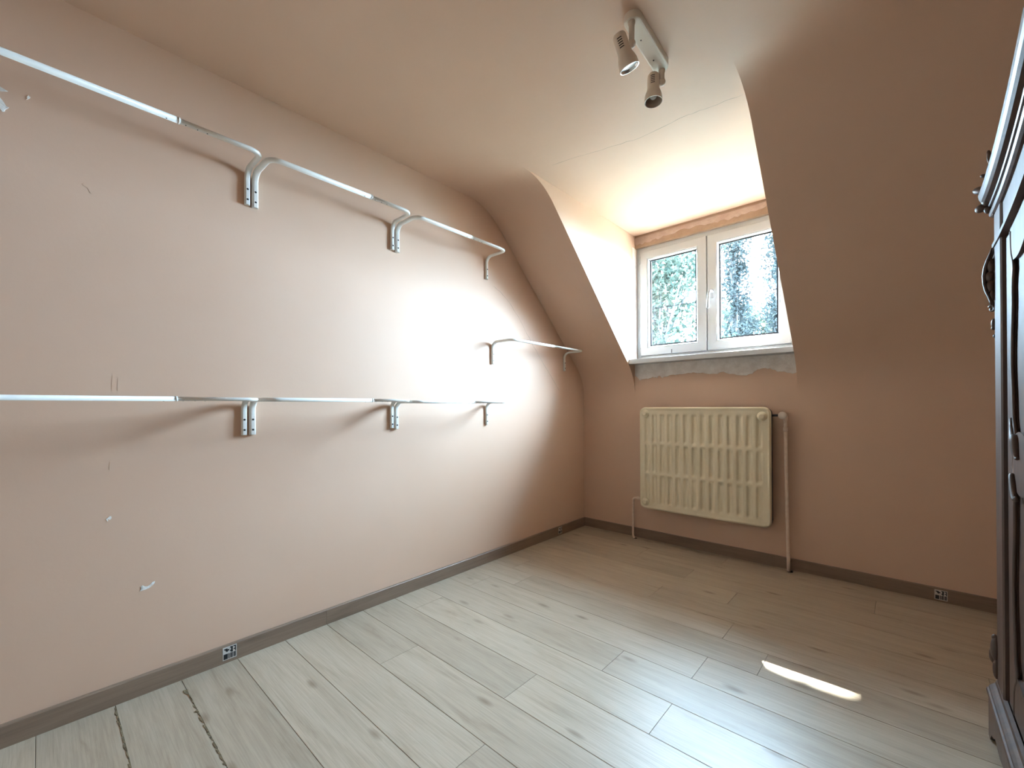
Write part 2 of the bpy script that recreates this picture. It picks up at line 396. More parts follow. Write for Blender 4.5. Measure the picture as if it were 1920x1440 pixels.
# ------------------------------------------------------------------ wall damage, cracks, filler
def patch(name, axis, level, pts, mat, parent, thick=0.0012, inward=1):
    """thin raised patch with an irregular outline on a wall plane"""
    def P(a, b, t): return (level+t*inward, a, b) if axis == 'x' else ((a, level+t*inward, b) if axis == 'y' else (a, b, level+t*inward))
    n = len(pts); c = (sum(p[0] for p in pts)/n, sum(p[1] for p in pts)/n)
    vs = [P(*p, -0.0005) for p in pts] + [P(c[0]+(p[0]-c[0])*0.97, c[1]+(p[1]-c[1])*0.97, thick) for p in pts]
    fs = [(i, (i+1) % n, n+(i+1) % n, n+i) for i in range(n)] + [tuple(range(n, 2*n))]
    return MB().add(vs, fs).build(name, mat, parent)
def crack(axis, level, pts, wd, mat, parent, inward=1, seed=1):
    rnd = random.Random(seed); fine = []
    for a, b in zip(pts, pts[1:]):
        for i in range(6):
            t = i/6; fine.append((a[0]+(b[0]-a[0])*t+rnd.uniform(-.004, .004), a[1]+(b[1]-a[1])*t+rnd.uniform(-.004, .004)))
    fine.append(pts[-1]); mb = MB(); vs = []; k = len(fine)
    for i, p in enumerate(fine):
        a = Vector(fine[max(i-1, 0)]); b = Vector(fine[min(i+1, k-1)]); t = (b-a).normalized(); w_ = wd*rnd.uniform(0.35, 1.0)*(0.3 if i in (0, k-1) else 1)
        for sgn in (-1, 1):
            q = (p[0]-t.y*w_*sgn, p[1]+t.x*w_*sgn); e = 0.0006*inward
            vs.append((level+e, *q) if axis == 'x' else ((q[0], level+e, q[1]) if axis == 'y' else (*q, level+e)))
    mb.add(vs, [(2*i, 2*i+1, 2*i+3, 2*i+2) for i in range(k-1)])
    return mb.build('crack', mat, parent)
# chips on the left wall (y, z)
patch('paint_chip', 'x', 0, [(.247,.381),(.252,.388),(.250,.397),(.256,.401),(.262,.394),(.270,.392),(.278,.398),(.284,.404),(.292,.406),(.291,.399),(.283,.390),(.276,.385),(.262,.382)], PLASTERW, wall_left)
patch('paint_chip', 'x', 0, [(.157,.666),(.162,.670),(.166,.675),(.171,.674),(.172,.667),(.168,.662),(.166,.661),(.165,.665),(.162,.664),(.163,.658),(.161,.657)], PLASTERW, wall_left)
patch('paint_chip', 'x', 0, [(-.12,2.02),(-.10,2.045),(-.085,2.042),(-.076,2.03),(-.070,2.018),(-.064,2.016),(-.068,2.010),(-.072,2.006),(-.073,1.999),(-.078,1.996),(-.083,2.003),(-.09,2.006),(-.12,1.99)], PLASTERW, wall_left)
patch('paint_chip', 'x', 0, [(-.10,2.062),(-.085,2.074),(-.075,2.070),(-.066,2.066),(-.075,2.062),(-.083,2.058)], PLASTERW, wall_left)
patch('paint_chip', 'x', 0, [(-.028,2.068),(-.023,2.077),(-.019,2.072),(-.022,2.066),(-.028,2.060),(-.025,2.066)], PLASTERW, wall_left)
patch('paint_bump', 'x', 0, [(.098,1.835),(.106,1.842),(.115,1.838),(.120,1.826),(.124,1.810),(.119,1.812),(.113,1.826),(.104,1.830)], PAINT, wall_left, 0.0006)
for (y, z, l) in ((.175,1.15,.055), (.190,1.145,.045), (.168,.855,.03), (1.02,1.05,.012), (.70,1.93,.008), (.76,1.60,.010), (.40,1.78,.012)):
    patch('paint_bump', 'x', 0, [(y-.002, z-l/2), (y-.0025, z), (y, z+l/2), (y+.0025, z), (y+.001, z-l/2)], PAINT, wall_left, 0.0005)
crack('x', 0, [(2.118,1.899),(2.253,1.831),(2.397,1.699),(2.552,1.516),(2.752,1.322),(2.896,1.175)], 0.0010, CRACKM, wall_left, seed=4)
crack('z', H, [(0.62,1.97),(0.91,2.037),(1.104,2.079),(1.35,2.07),(1.45,2.085),(1.58,2.10)], 0.0013, CRACKM, ceiling, -1, 8)
# filler band under the sill, bare plaster over and beside the window
rnd = random.Random(12)
low = [(.490,1.30),(.515,1.285),(.532,1.262),(.56,1.270),(.60,1.274),(.64,1.283),(.675,1.278),(.69,1.292),(.72,1.276),(.751,1.284),(.82,1.294),(.90,1.300),(.952,1.303),(1.02,1.295),(1.07,1.284),(1.12,1.287),(1.16,1.292),(1.20,1.280),(1.25,1.270),(1.309,1.262),(1.345,1.276),(1.375,1.300),(1.406,1.306),(1.45,1.302),(1.49,1.282),(1.53,1.276),(1.575,1.262),(1.598,1.266)]
fine = []
for a, b in zip(low, low[1:]):
    for i in range(3): fine.append((a[0]+(b[0]-a[0])*i/3, a[1]+(b[1]-a[1])*i/3+rnd.uniform(-.004, .004)))
fine.append(low[-1])
mb = MB(); n = len(fine)
mb.add([(x, D-0.0005, z) for x, z in fine]+[(x, D-0.003, z+0.002) for x, z in fine]+[(x, D-0.003, 1.392) for x, z in fine],
       [(i, i+1, n+i+1, n+i) for i in range(n-1)]+[(n+i, n+i+1, 2*n+i+1, 2*n+i) for i in range(n-1)])
mb.build('filler_patch', PLASTERG, wall_window)
lo2 = []; x = X1
while x < X2-0.001:
    lo2.append((x, 2.378+0.010*math.sin(x*9)+rnd.uniform(-.008, .008)+0.012*(x-1))); x += 0.022
mb = MB(); n = len(lo2)
mb.add([(x, D+0.0125, z) for x, z in lo2]+[(x, D+0.008, z+0.003) for x, z in lo2]+[(x, D+0.008, 2.418+rnd.uniform(-.004, .004)) for x, z in lo2]+[(x, D+0.0125, 2.424) for x, z in lo2],
       [(k*n+i, k*n+i+1, (k+1)*n+i+1, (k+1)*n+i) for k in range(3) for i in range(n-1)])
mb.build('bare_plaster_patch', PLASTERP, lintel)
lo3 = []; z = 1.44
while z < 2.34:
    lo3.append((3.225+rnd.uniform(-.008, .008)-0.02*math.exp(-((z-1.66)/.12)**2), z)); z += 0.03
mb = MB(); n = len(lo3)
mb.add([(X1+0.0005, y, z) for y, z in lo3]+[(X1+0.003, y+.003, z) for y, z in lo3]+[(X1+0.003, D+0.035, z) for y, z in lo3],
       [(k*n+i, k*n+i+1, (k+1)*n+i+1, (k+1)*n+i) for k in range(2) for i in range(n-1)])
mb.build('bare_plaster_patch', PLASTERG, cheek_l)

# ------------------------------------------------------------------ window
win = struct(empty('window_1'))
FY = D+0.042                                        # face of the outer frame
def frame_ring(x0, x1, z0, z1, wl, wr, wb, wt, ya, yb):
    mb = MB()
    mb.box((x0, ya, z0), (x0+wl, yb, z1)); mb.box((x1-wr, ya, z0), (x1, yb, z1))
    mb.box((x0+wl, ya, z0), (x1-wr, yb, z0+wb)); mb.box((x0+wl, ya, z1-wt), (x1-wr, yb, z1)); return mb
def miter_ring(x0, x1, z0, z1, prof):
    """picture-frame moulding: prof = [(inset, y)] swept round the rectangle with mitred corners"""
    mb = MB(); vs = []
    for a, y in prof: vs += [(x0+a, y, z0+a), (x1-a, y, z0+a), (x1-a, y, z1-a), (x0+a, y, z1-a)]
    k = len(prof); fs = []
    for i in range(k):
        j = (i+1) % k
        for c in range(4): fs.append((i*4+c, i*4+(c+1) % 4, j*4+(c+1) % 4, j*4+c))
    mb.add(vs, fs); return mb
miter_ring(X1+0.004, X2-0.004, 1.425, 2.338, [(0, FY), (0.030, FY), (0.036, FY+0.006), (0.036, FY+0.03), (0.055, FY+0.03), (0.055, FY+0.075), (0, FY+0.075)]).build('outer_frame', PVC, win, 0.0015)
def sash(x0, x1, z0, z1, side):
    a, b = 0.072, 0.086
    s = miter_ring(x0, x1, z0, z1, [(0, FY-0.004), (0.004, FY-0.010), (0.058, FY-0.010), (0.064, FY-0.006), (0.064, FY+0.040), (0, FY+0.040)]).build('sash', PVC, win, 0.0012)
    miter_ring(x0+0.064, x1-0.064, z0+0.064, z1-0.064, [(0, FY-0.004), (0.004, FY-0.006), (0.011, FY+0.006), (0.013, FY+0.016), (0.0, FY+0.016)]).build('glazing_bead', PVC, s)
    miter_ring(x0+0.070, x1-0.070, z0+0.070, z1-0.070, [(0, FY+0.016), (0.0165, FY+0.0155), (0.0165, FY+0.022), (0, FY+0.022)]).build('gasket', GASKET, s)
    MB().box((x0+0.070, FY+0.022, z0+0.070), (x1-0.070, FY+0.026, z1-0.070)).build('pane', GLASS, s)
    return s
XM = 1.0405
s1 = sash(0.521, XM-0.0025, 1.461, 2.306, 0); s2 = sash(XM+0.0025, 1.566, 1.461, 2.306, 1)
MB().box((XM-0.0025, FY+0.01, 1.461), (XM+0.0025, FY+0.04, 2.306)).build('meeting_gap', GASKET, win)
# handle on the right sash
hx, hz, hy = 1.078, 1.872, FY-0.010
hb = MB().prism([(hx+a, hz+0.0+b) for a, b in rrect(0.014, 0.034, 0.0135, 6)], 'y', hy-0.010, hy+0.0).build('handle_plate', HANDLE, s2, 0.002)
path = [Vector((hx, hy-0.008, hz+0.012)), Vector((hx, hy-0.030, hz+0.012))] + [Vector((hx-0.002*k, hy-0.030-0.014*math.sin(k/4*math.pi/2), hz+0.012-0.010*(1-math.cos(k/4*math.pi/2)))) for k in range(1, 5)]
path += [Vector((hx-0.010-0.001*k, hy-0.046, hz+0.002-0.016*k)) for k in range(1, 8)]
MB().tube(path, 0.0095, 12).build('handle', HANDLE, s2)
# hinge caps
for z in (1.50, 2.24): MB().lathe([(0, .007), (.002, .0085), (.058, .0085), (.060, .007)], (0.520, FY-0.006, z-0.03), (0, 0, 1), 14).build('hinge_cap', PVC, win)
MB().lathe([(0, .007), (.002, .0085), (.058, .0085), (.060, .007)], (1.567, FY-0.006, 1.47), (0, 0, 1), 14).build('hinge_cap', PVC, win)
MB().box((0.775, FY-0.0115, 1.467), (0.782, FY-0.010, 1.495)).build('sealant_smear', GREYP, win)
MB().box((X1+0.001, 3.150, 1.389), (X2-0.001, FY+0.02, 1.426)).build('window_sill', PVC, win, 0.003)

# ------------------------------------------------------------------ radiator
rad = empty('radiator')
tag(rad, 'cream ribbed panel radiator with rounded corners hanging under the window', 'radiator')
RX0, RX1, RZ0, RZ1, RY = 0.579, 1.472, 0.264, 1.047, 3.146
def rad_panel(y_front, thick, name, mat, flip=1):
    NX, NZ = 14*10+16, 3*22+16
    rc = 0.045; xs = [RX0+(RX1-RX0)*i/NX for i in range(NX+1)]; zs = [RZ0+(RZ1-RZ0)*j/NZ for j in range(NZ+1)]
    fx0, fx1 = RX0+0.030, RX1-0.036; cols = 14; pitch = (fx1-fx0)/cols
    fz0, fz1 = RZ0+0.040, RZ1-0.045; rows = 3; rp = (fz1-fz0)/rows
    vs = []
    for z in zs:
        for x in xs:
            # clamp to the rounded rectangle outline
            cx = min(max(x, RX0+rc), RX1-rc); cz = min(max(z, RZ0+rc), RZ1-rc)
            dx, dz = x-cx, z-cz; d = math.hypot(dx, dz); X, Z = x, z
            if dx and dz:
                m = max(abs(dx), abs(dz)); k = m/d if d > 0 else 1
                X, Z = cx+dx*k, cz+dz*k; d = m
            edge = min(X-RX0, RX1-X, Z-RZ0, RZ1-Z)
            if dx and dz: edge = rc-d
            rim = 0.0075*(1-sstep(0.006, 0.016, edge)) * sstep(-0.0001, 0.005, edge)      # rolled rim stands proud
            yv = y_front - rim*flip + 0.012*flip*(1-sstep(0.0, 0.006, edge))
            u = (X-fx0)/pitch; v = (Z-fz0)/rp
            if 0 < u < cols and 0 < v < rows:
                fu = abs((u % 1)-0.5); fv = abs((v % 1)-0.5)
                # plugs occupy corner cells
                prof = 1-sstep(0.12, 0.34, fu); lon = 1-sstep(0.40, 0.47, fv)
                yv += flip*0.0115*prof*lon
            vs.append((X, yv, Z))
    W = NX+1; fs = []
    for j in range(NZ):
        for i in range(NX): fs.append((j*W+i, j*W+i+1, (j+1)*W+i+1, (j+1)*W+i))
    mb = MB().add(vs, fs, True)
    # rim wall back to the panel's own thickness
    loop = [i for i in range(NX+1)] + [j*W+NX for j in range(1, NZ+1)] + [NZ*W+i for i in range(NX-1, -1, -1)] + [j*W for j in range(NZ-1, 0, -1)]
    b = [(vs[i][0], y_front+flip*thick, vs[i][2]) for i in loop]; q = len(mb.v); mb.v += b; L = len(loop)
    for i in range(L): mb.f.append((loop[i], loop[(i+1) % L], q+(i+1) % L, q+i)); mb.sm.append(True)
    mb.f.append(tuple(q+i for i in range(L))); mb.sm.append(False)
    return mb.build(name, mat, rad)
rad_panel(RY, 0.022, 'front_panel', CREAM)
MB().prism([((RX0+RX1)/2+a, (RZ0+RZ1)/2+b) for a, b in rrect((RX1-RX0)/2-0.004, (RZ1-RZ0)/2-0.006, 0.04, 6)], 'y', RY+0.055, RY+0.078).build('rear_panel', RADSIDE, rad, 0.004)
MB().box((RX1-0.012, RY+0.020, RZ0+0.03), (RX1-0.004, RY+0.058, RZ1-0.03)).build('side_web', RADSIDE, rad)
MB().box((RX0+0.004, RY+0.020, RZ0+0.03), (RX0+0.012, RY+0.058, RZ1-0.03)).build('side_web', RADSIDE, rad)
for x, z in ((RX0+.2, .36), (RX1-.2, .36), (RX0+.2, .92), (RX1-.2, .92)):
    MB().box((x-.015, RY+.076, z-.03), (x+.015, D-0.0003, z+.03)).build('wall_bracket', RADSIDE, rad)
for x, z in ((RX0+.046, 1.000), (1.424, 0.986), (RX0+.046, .318)):
    MB().lathe([(0, .030), (.006, .030), (.010, .026), (.012, .018), (.022, .017), (.024, .014)], (x, RY+0.004, z), (0, -1, 0), 24).build('plug', CREAM, rad)
# valve and pipes
PYY = 3.205
vk = MB().lathe([(0, .012), (.004, .022), (.012, .024), (.030, .024), (.034, .021), (.036, .008)], (1.530, PYY+0.006, 0.992), (0, -1, 0), 24).build('valve_knob', simple('valve_plastic', (.70, .62, .54), .5), rad)
MB().tube([(RX1-.01, PYY, .992), (1.505, PYY, .992), (1.53, PYY, .992)], 0.0075, 12).build('valve_tail', RADSIDE, rad)
MB().lathe([(0, .013), (.03, .013), (.032, .010), (.075, .0095), (.078, .013), (.10, .013), (.102, .009)], (1.542, PYY, .992), (0.01, 0, -1), 16).build('valve_body', PIPE, rad)
MB().tube([(1.543, PYY, .90), (1.546, PYY, .60), (1.550, PYY, .30), (1.555, PYY, 0.075), (1.556, PYY, 0.0)], 0.0105, 14).build('supply_pipe', PIPE, rad)
rp_ = [Vector((RX0+.012, PYY, .322)), Vector((.545, PYY, .322)), Vector((.515, PYY, .322))] + arc((.515, PYY, .300), (-1, 0, 0), (0, 0, 1), .022, math.pi/2, 0, 5)[1:] + [Vector((.492, PYY, .16)), Vector((.490, PYY, .045))] + [Vector((.491, PYY-.002, .02)), Vector((.497, PYY-.004, .005)), Vector((.503, PYY-.005, -.003))]
MB().tube(rp_, 0.0085, 12).build('return_pipe', PIPE, rad)
MB().lathe([(0, .012), (.018, .012), (.02, .010)], (.528, PYY, .322), (1, 0, 0), 8).build('union_nut', PIPE, rad)
MB().lathe([(0, .013), (.0012, .013)], (.512, PYY-.006, 0.0), (0, 0, 1), 16).build('pipe_hole', BLACK, rad)
MB().lathe([(0, .017), (.0012, .017)], (1.563, PYY-.002, 0.0), (0, 0, 1), 16).build('pipe_hole', BLACK, rad)
at_origin(rad, ((RX0+RX1)/2, RY+0.05, 0))

# ------------------------------------------------------------------ wardrobe rails on the left wall
def rail(y0, y1, z0, xr, ysl, label):
    """telescopic U-shaped rail: plates on the wall at y0 and y1, bottom of plates at z0"""
    root = empty('wall_rail'); tag(root, label, 'clothes rail', 'white telescopic rails on the left wall')
    X = Vector((1, 0, 0)); Y = Vector((0, 1, 0)); Z = Vector((0, 0, 1)); zr = z0+0.150; R1, R2 = 0.045, 0.045
    def half(yb, dirn, yend, hw, ht):
        pts = [Vector((ht, yb, z0)), Vector((ht, yb, z0+0.03)), Vector((ht, yb, z0+0.07)), Vector((ht, yb, zr-R1-ht))]
        fr = [(Y, X)]*4
        for i in range(1, 9):
            a = i/8*math.pi/2
            pts.append(Vector((ht+R1*(1-math.cos(a)), yb, zr-R1+R1*math.sin(a)))); fr.append((Y, X*math.cos(a)-Z*math.sin(a)))
        pts.append(Vector((0.11, yb, zr))); fr.append((Y, -Z))
        pts.append(Vector((xr-R2, yb, zr))); fr.append((Y, -Z))
        for i in range(1, 9):
            a = i/8*math.pi/2
            pts.append(Vector((xr-R2+R2*math.sin(a), yb+dirn*R2*(1-math.cos(a)), zr))); fr.append((Y*math.cos(a)-X*dirn*math.sin(a), -Z))
        pts.append(Vector((xr, yend, zr))); fr.append((-X*dirn, -Z))
        return MB().sweep(pts, fr, rrect(hw, ht, ht*0.95, 4))
    half(y0, 1, ysl, 0.0128, 0.0082).build('outer_tube', WHITE_STEEL, root)
    half(y1, -1, ysl-0.05, 0.0112, 0.0070).build('inner_tube', WHITE_STEEL, root)
    for yb, ht, hw in ((y0, .0082, .0128), (y1, .0070, .0112)):
        MB().box((2*ht-0.0004, yb-hw*0.55, z0+0.001), (2*ht+0.0014, yb+hw*0.55, z0+0.082)).build('wall_plate', WHITE_STEEL, root, 0.0006)
        for dz in (0.022, 0.066):
            MB().lathe([(0, .0042), (.0008, .0042)], (2*ht+0.0013, yb, z0+dz), (1, 0, 0), 12).build('screw_hole', BLACK, root)
    # lock bead at the mouth of the outer tube, small adjusting pins
    MB().sweep([Vector((xr, ysl-.004, zr)), Vector((xr, ysl+.002, zr))], [(X, Z)]*2, rrect(0.0138, 0.0092, 0.0088, 4)).build('tube_mouth', WHITE_STEEL, root)
    for d in (-.035, .02, .055, .085):
        if ysl+d < y1-0.06: MB().lathe([(0, .0022), (.0012, .0022)], (xr+0.001, ysl+d, zr-(.0082 if d < 0 else .0070)+0.0003), (0, 0, -1), 8).build('adjusting_hole', BLACK, root)
    at_origin(root, (0, (y0+y1)/2, z0)); return root
XRL = 0.19
rail(-0.52, 0.603, 1.934, XRL, 0.335, 'longest white rail of the upper row, beside the large hole in the paint')
rail(0.633, 1.316, 1.930, XRL, 1.085, 'white clothes rail in the middle of the upper row of three')
rail(1.347, 2.046, 1.924, XRL, 1.740, 'white rail of the upper row ending beside the sloped ceiling')
rail(-0.52, 0.588, 0.942, XRL, 0.325, 'longest white rail of the lower row, above the small paint chips')
rail(0.620, 1.308, 0.942, XRL, 1.085, 'white clothes rail in the middle of the lower row of three')
rail(1.336, 2.040, 0.936, XRL, 1.750, 'white rail at the end of the lower row, under the short single rail')
rail(2.100, 2.951, 1.352, XRL, 2.560, 'single white rail between the two rows, nearest to the room corner')

# ------------------------------------------------------------------ ceiling spotlight
lamp = empty('ceiling_spotlight'); tag(lamp, 'cream ceiling light bar with two swivelling spotlight heads', 'ceiling lamp')
pa, pb = Vector((1.396, 1.385, 0)), Vector((1.383, 1.705, 0))
ax = (pb-pa).normalized(); sd = Vector((ax.y, -ax.x, 0))
def stadium(hw, z, n=12):
    pts = []
    for k in range(n+1):
        a = math.pi/2+math.pi*k/n; pts.append(pa+ax*hw+ax*hw*math.cos(a)+sd*hw*math.sin(a)+Vector((0, 0, z)))
    for k in range(n+1):
        a = -math.pi/2+math.pi*k/n; pts.append(pb-ax*hw+ax*hw*math.cos(a)+sd*hw*math.sin(a)+Vector((0, 0, z)))
    return pts
mb = MB(); n = 26; vs = []
for hw, z in ((0.031, H), (0.031, H-0.020), (0.029, H-0.0245), (0.024, H-0.026)): vs += stadium(hw, z)
fs = [tuple(range(n))] + [(k*n+i, k*n+(i+1) % n, (k+1)*n+(i+1) % n, (k+1)*n+i) for k in range(3) for i in range(n)] + [tuple(3*n+i for i in range(n))]
mb.add(vs, fs).build('base_bar', LAMPM, lamp)
for t in (0.115, 0.235):
    MB().lathe([(0, .003), (.002, .003)], pa+ax*t+sd*(-0.006)+Vector((0, 0, H-.0255)), (0, 0, -1), 10).build('screw', BLACK, lamp)
def head(stem_xy, jz, axis, off, lens):
    stem = MB().lathe([(0, .0125), (.008, .0125), (.010, .010), (H-.026-jz, .010)], (*stem_xy, H-.026), (0, 0, -1), 18).build('stem', LAMPB, lamp)
    a = Vector(axis).normalized(); j = Vector((*stem_xy, jz)); c = j + Vector(off)
    MB().ellipsoid(j, (.014, .014, .014)).build('joint', LAMPB, lamp)
    MB().tube([j, j+(c-j)*0.8], 0.007, 12).build('knuckle', LAMPM, lamp)
    b = c - a*0.045
    prof = [(0, .012), (.003, .019), (.008, .0225), (.014, .0235), (.060, .0235), (.072, .0255), (.084, .0305), (.096, .0335), (.112, .0345), (.118, .0345)]
    hd = MB().lathe(prof, b, a, 32, True, False).build('spot_head', LAMPB, lamp)
    MB().lathe([(.118, .0345), (.118, .0315), (.100, .0300), (.088, .024), (.080, .014)], b, a, 32, False, True).build('reflector', SILVER if lens else INNER, hd)
    if lens: MB().lathe([(.108, .0312), (.111, .022), (.113, .0)], b, a, 32, False, False).build('bulb_face', BULB, hd)
    else: MB().ellipsoid(b+a*0.092, (.014, .014, .014)).build('bulb', BULB, hd)
    # cooling slots, cut dark lines on the side that faces the room
    v = (CAM-c).normalized(); e = (v-a*v.dot(a)).normalized(); f = a.cross(e)
    for i in range(5):
        p = b+a*(0.022+0.0075*i)
        q = [p+(e*math.cos(g)+f*math.sin(g))*0.0238 for g in [math.radians(x) for x in (-16, -6, 4, 14, 24)]]
        dd = a*0.0016; nrm = e
        MB().add([x-dd for x in q]+[x+dd+a*0.0 for x in q], [(k, k+1, 6+k, 5+k) for k in range(4)]).build('cooling_slot', BLACK, hd)
    return hd
P1 = (1.3955, 1.405); P2 = (1.384, 1.690)
v = (CAM-Vector((1.38, 1.42, 2.33))).normalized(); e1 = (rt-v*rt.dot(v)).normalized(); e2 = v.cross(e1)
if e2.z > 0: e2 = -e2
head(P1, H-.104, v*0.36 + (e1*0.50+e2*0.87)*0.93, -e1*0.030+e2*0.008, True)
head(P2, H-.075, Vector((0.03, -0.06, -1)), -e1*0.034-Vector((0, 0, .010)), False)
at_origin(lamp, ((pa.x+pb.x)/2, (pa.y+pb.y)/2, H))

# ------------------------------------------------------------------ stickers on the baseboards
def sticker(axis, a0, z0, label):
    wd, ht = 0.050, 0.053
    root = empty('sticker'); tag(root, label, 'sticker')
    lv = 0.0135 if axis == 'x' else D-0.0135; s = 1 if axis == 'x' else -1
    def rects(name, mat, rs, t):
        mb = MB()
        for u0, v0, u1, v1 in rs:
            q = [(a0+u*wd, z0+v_*ht) for u, v_ in ((u0, v0), (u1, v0), (u1, v1), (u0, v1))]
            P = lambda p, k: (lv+s*k, p[0], p[1]) if axis == 'x' else (p[0], lv+s*k, p[1])
            mb.add([P(p, -0.0001) for p in q]+[P(p, t) for p in q], [(4, 5, 6, 7)]+[(i, (i+1) % 4, 4+(i+1) % 4, 4+i) for i in range(4)])
        return mb.build(name, mat, root)
    rects('paper', PAPER, [(0, 0, 1, 1)], 0.0006)
    rects('grey_print', GREYP, [(.52, .07, .72, .46), (.76, .07, .95, .46)], 0.0009)
    rects('black_print', BLACKP, [(.06, .06, .36, .46), (.41, .06, .48, .46), (.52, .58, .60, .68), (.60, .50, .72, .94), (.52, .86, .60, .94), (.88, .50, .95, .94), (.76, .86, .88, .94), (.78, .64, .88, .72), (.10, .78, .34, .88), (.20, .68, .46, .80), (.26, .62, .36, .70)], 0.0010)
    at_origin(root, (lv, a0+wd/2, z0) if axis == 'x' else (a0+wd/2, lv, z0))
sticker('x', 0.506, 0.013, 'square black and white sticker on the left baseboard under the lower rails')
sticker('x', 2.846, 0.013, 'small black and white sticker on the left baseboard near the room corner')
sticker('y', 2.219, 0.010, 'square black and white sticker on the baseboard between radiator pipe and wardrobe')

# ------------------------------------------------------------------ carved wardrobe
wd = empty('wardrobe'); tag(wd, 'tall dark carved wooden wardrobe with arched cornice standing on the laminate floor', 'wardrobe')
F, YN, YF, XB = 2.312, 0.66, 2.030, 2.880        # front plane, near and far ends, back
YC = (YN+YF)/2; HALF = (YF-YN)/2
def rise(y): return 0.13*max(0, 1-abs(y-YC)/HALF)**2.1
NY = 40
ys = [YN+(YF-YN)*i/NY for i in range(NY+1)]
# carcass
MB().box((F+0.030, YN+0.012, 0.16), (XB, YF-0.012, 1.655)).build('carcass', WOOD, wd)
# plinth: board with a scalloped lower edge, moulding on top
PX = 2.290
def apron(y):
    t = abs(y-YC)/HALF
    return 0.030 + 0.030*(1-sstep(0.78, 0.97, t)) + 0.020*(1-sstep(0.0, 0.35, t)) + 0.006*math.sin(t*24)*(1 if t < 0.85 else 0) - 0.026*sstep(0.93, 0.97, t)
yy = [YN-0.010+(YF-YN+0.020)*i/90 for i in range(91)]
mb = MB(); vs = []
for x in (PX+0.004, PX+0.030):
    vs += [(x, y, max(0.002, apron(y))) for y in yy]; vs += [(x, y, 0.140) for y in yy]
n = len(yy); fs = []
for i in range(n-1):
    fs += [(i, i+1, n+i+1, n+i), (2*n+i, 2*n+i+1, 3*n+i+1, 3*n+i), (i, i+1, 2*n+i+1, 2*n+i), (n+i, n+i+1, 3*n+i+1, 3*n+i)]
fs += [(0, n, 3*n, 2*n), (n-1, 2*n-1, 4*n-1, 3*n-1)]
mb.add(vs, fs).build('plinth_board', WOOD, wd)
for ya, yb in ((YF-0.02, YF+0.01), (YN-0.01, YN+0.02)):
    MB().box((PX+0.03, ya, 0.0), (XB, yb, 0.14)).build('plinth_side', WOOD, wd)
prof = [(0.030, 0.140), (0.002, 0.140), (-0.001, 0.145), (0.001, 0.151), (0.005, 0.154), (0.006, 0.160), (0.012, 0.166), (0.019, 0.172), (0.021, 0.182), (0.030, 0.184)]
MB().prism([(PX+a, b) for a, b in prof], 'y', YN-0.014, YF+0.014).build('plinth_moulding', WOOD, wd)
# corner posts
for ya, yb in ((1.918, YF), (YN, YN+(YF-1.918))):
    MB().prism([(F+0.004, ya), (F, ya+0.004), (F, yb-0.006), (F+0.006, yb), (F+0.05, yb), (F+0.05, ya)], 'z', 0.182, 1.66).build('corner_post', WOOD, wd)
# frieze under the cornice, with an arched lower edge and a dark moulded band
def strip(name, zlo, zhi, x0, x1, ya, yb, n=48):
    q = [ya+(yb-ya)*i/n for i in range(n+1)]; k = n+1; vs = []
    for x in (x0, x1): vs += [(x, y, zlo(y)) for y in q]; vs += [(x, y, zhi(y)) for y in q]
    fs = []
    for i in range(n): fs += [(i, i+1, k+i+1, k+i), (2*k+i, 2*k+i+1, 3*k+i+1, 3*k+i), (i, i+1, 2*k+i+1, 2*k+i), (k+i, k+i+1, 3*k+i+1, 3*k+i)]
    fs += [(0, k, 3*k, 2*k), (k-1, 2*k-1, 4*k-1, 3*k-1)]
    return MB().add(vs, fs).build(name, WOOD, wd)
strip('frieze', lambda y: 1.560+0.75*rise(y), lambda y: 1.668+rise(y), F+0.006, F+0.05, YN+0.004, YF-0.004)
strip('arch_bead', lambda y: 1.553+0.75*rise(y), lambda y: 1.566+0.75*rise(y), F-0.004, F+0.02, YN-0.004, YF+0.006)
# cornice: moulding swept along the arch, returned along the far and near ends
cp = [(0.03, 0.0), (0.0, 0.0), (-0.006, 0.004), (-0.009, 0.010), (-0.008, 0.018), (-0.003, 0.022), (0.001, 0.025), (0.001, 0.029), (-0.010, 0.031), (-0.012, 0.035), (-0.011, 0.038), (-0.004, 0.041), (-0.003, 0.046), (-0.020, 0.050), (-0.026, 0.056), (-0.030, 0.066), (-0.032, 0.078), (-0.029, 0.090), (-0.018, 0.096), (0.03, 0.096)]
q = [YN-0.02+(YF-YN+0.040)*i/60 for i in range(61)]
pts = [Vector((F, y, 1.655+rise(y))) for y in q]
MB().sweep(pts, [(Vector((1, 0, 0)), Vector((0, 0, 1)))]*len(pts), cp, True, None, False).build('cornice', WOOD, wd)
for yy0, s in ((YF, 1), (YN, -1)):
    MB().prism([(yy0-s*a*0.7, 1.655+b) for a, b in cp], 'x', F-0.004, XB).build('cornice_return', WOOD, wd)
top_y = [YN+(YF-YN)*i/40 for i in range(41)]
strip('top_board', lambda y: 1.655, lambda y: 1.735+rise(y), F+0.028, XB, YN, YF)
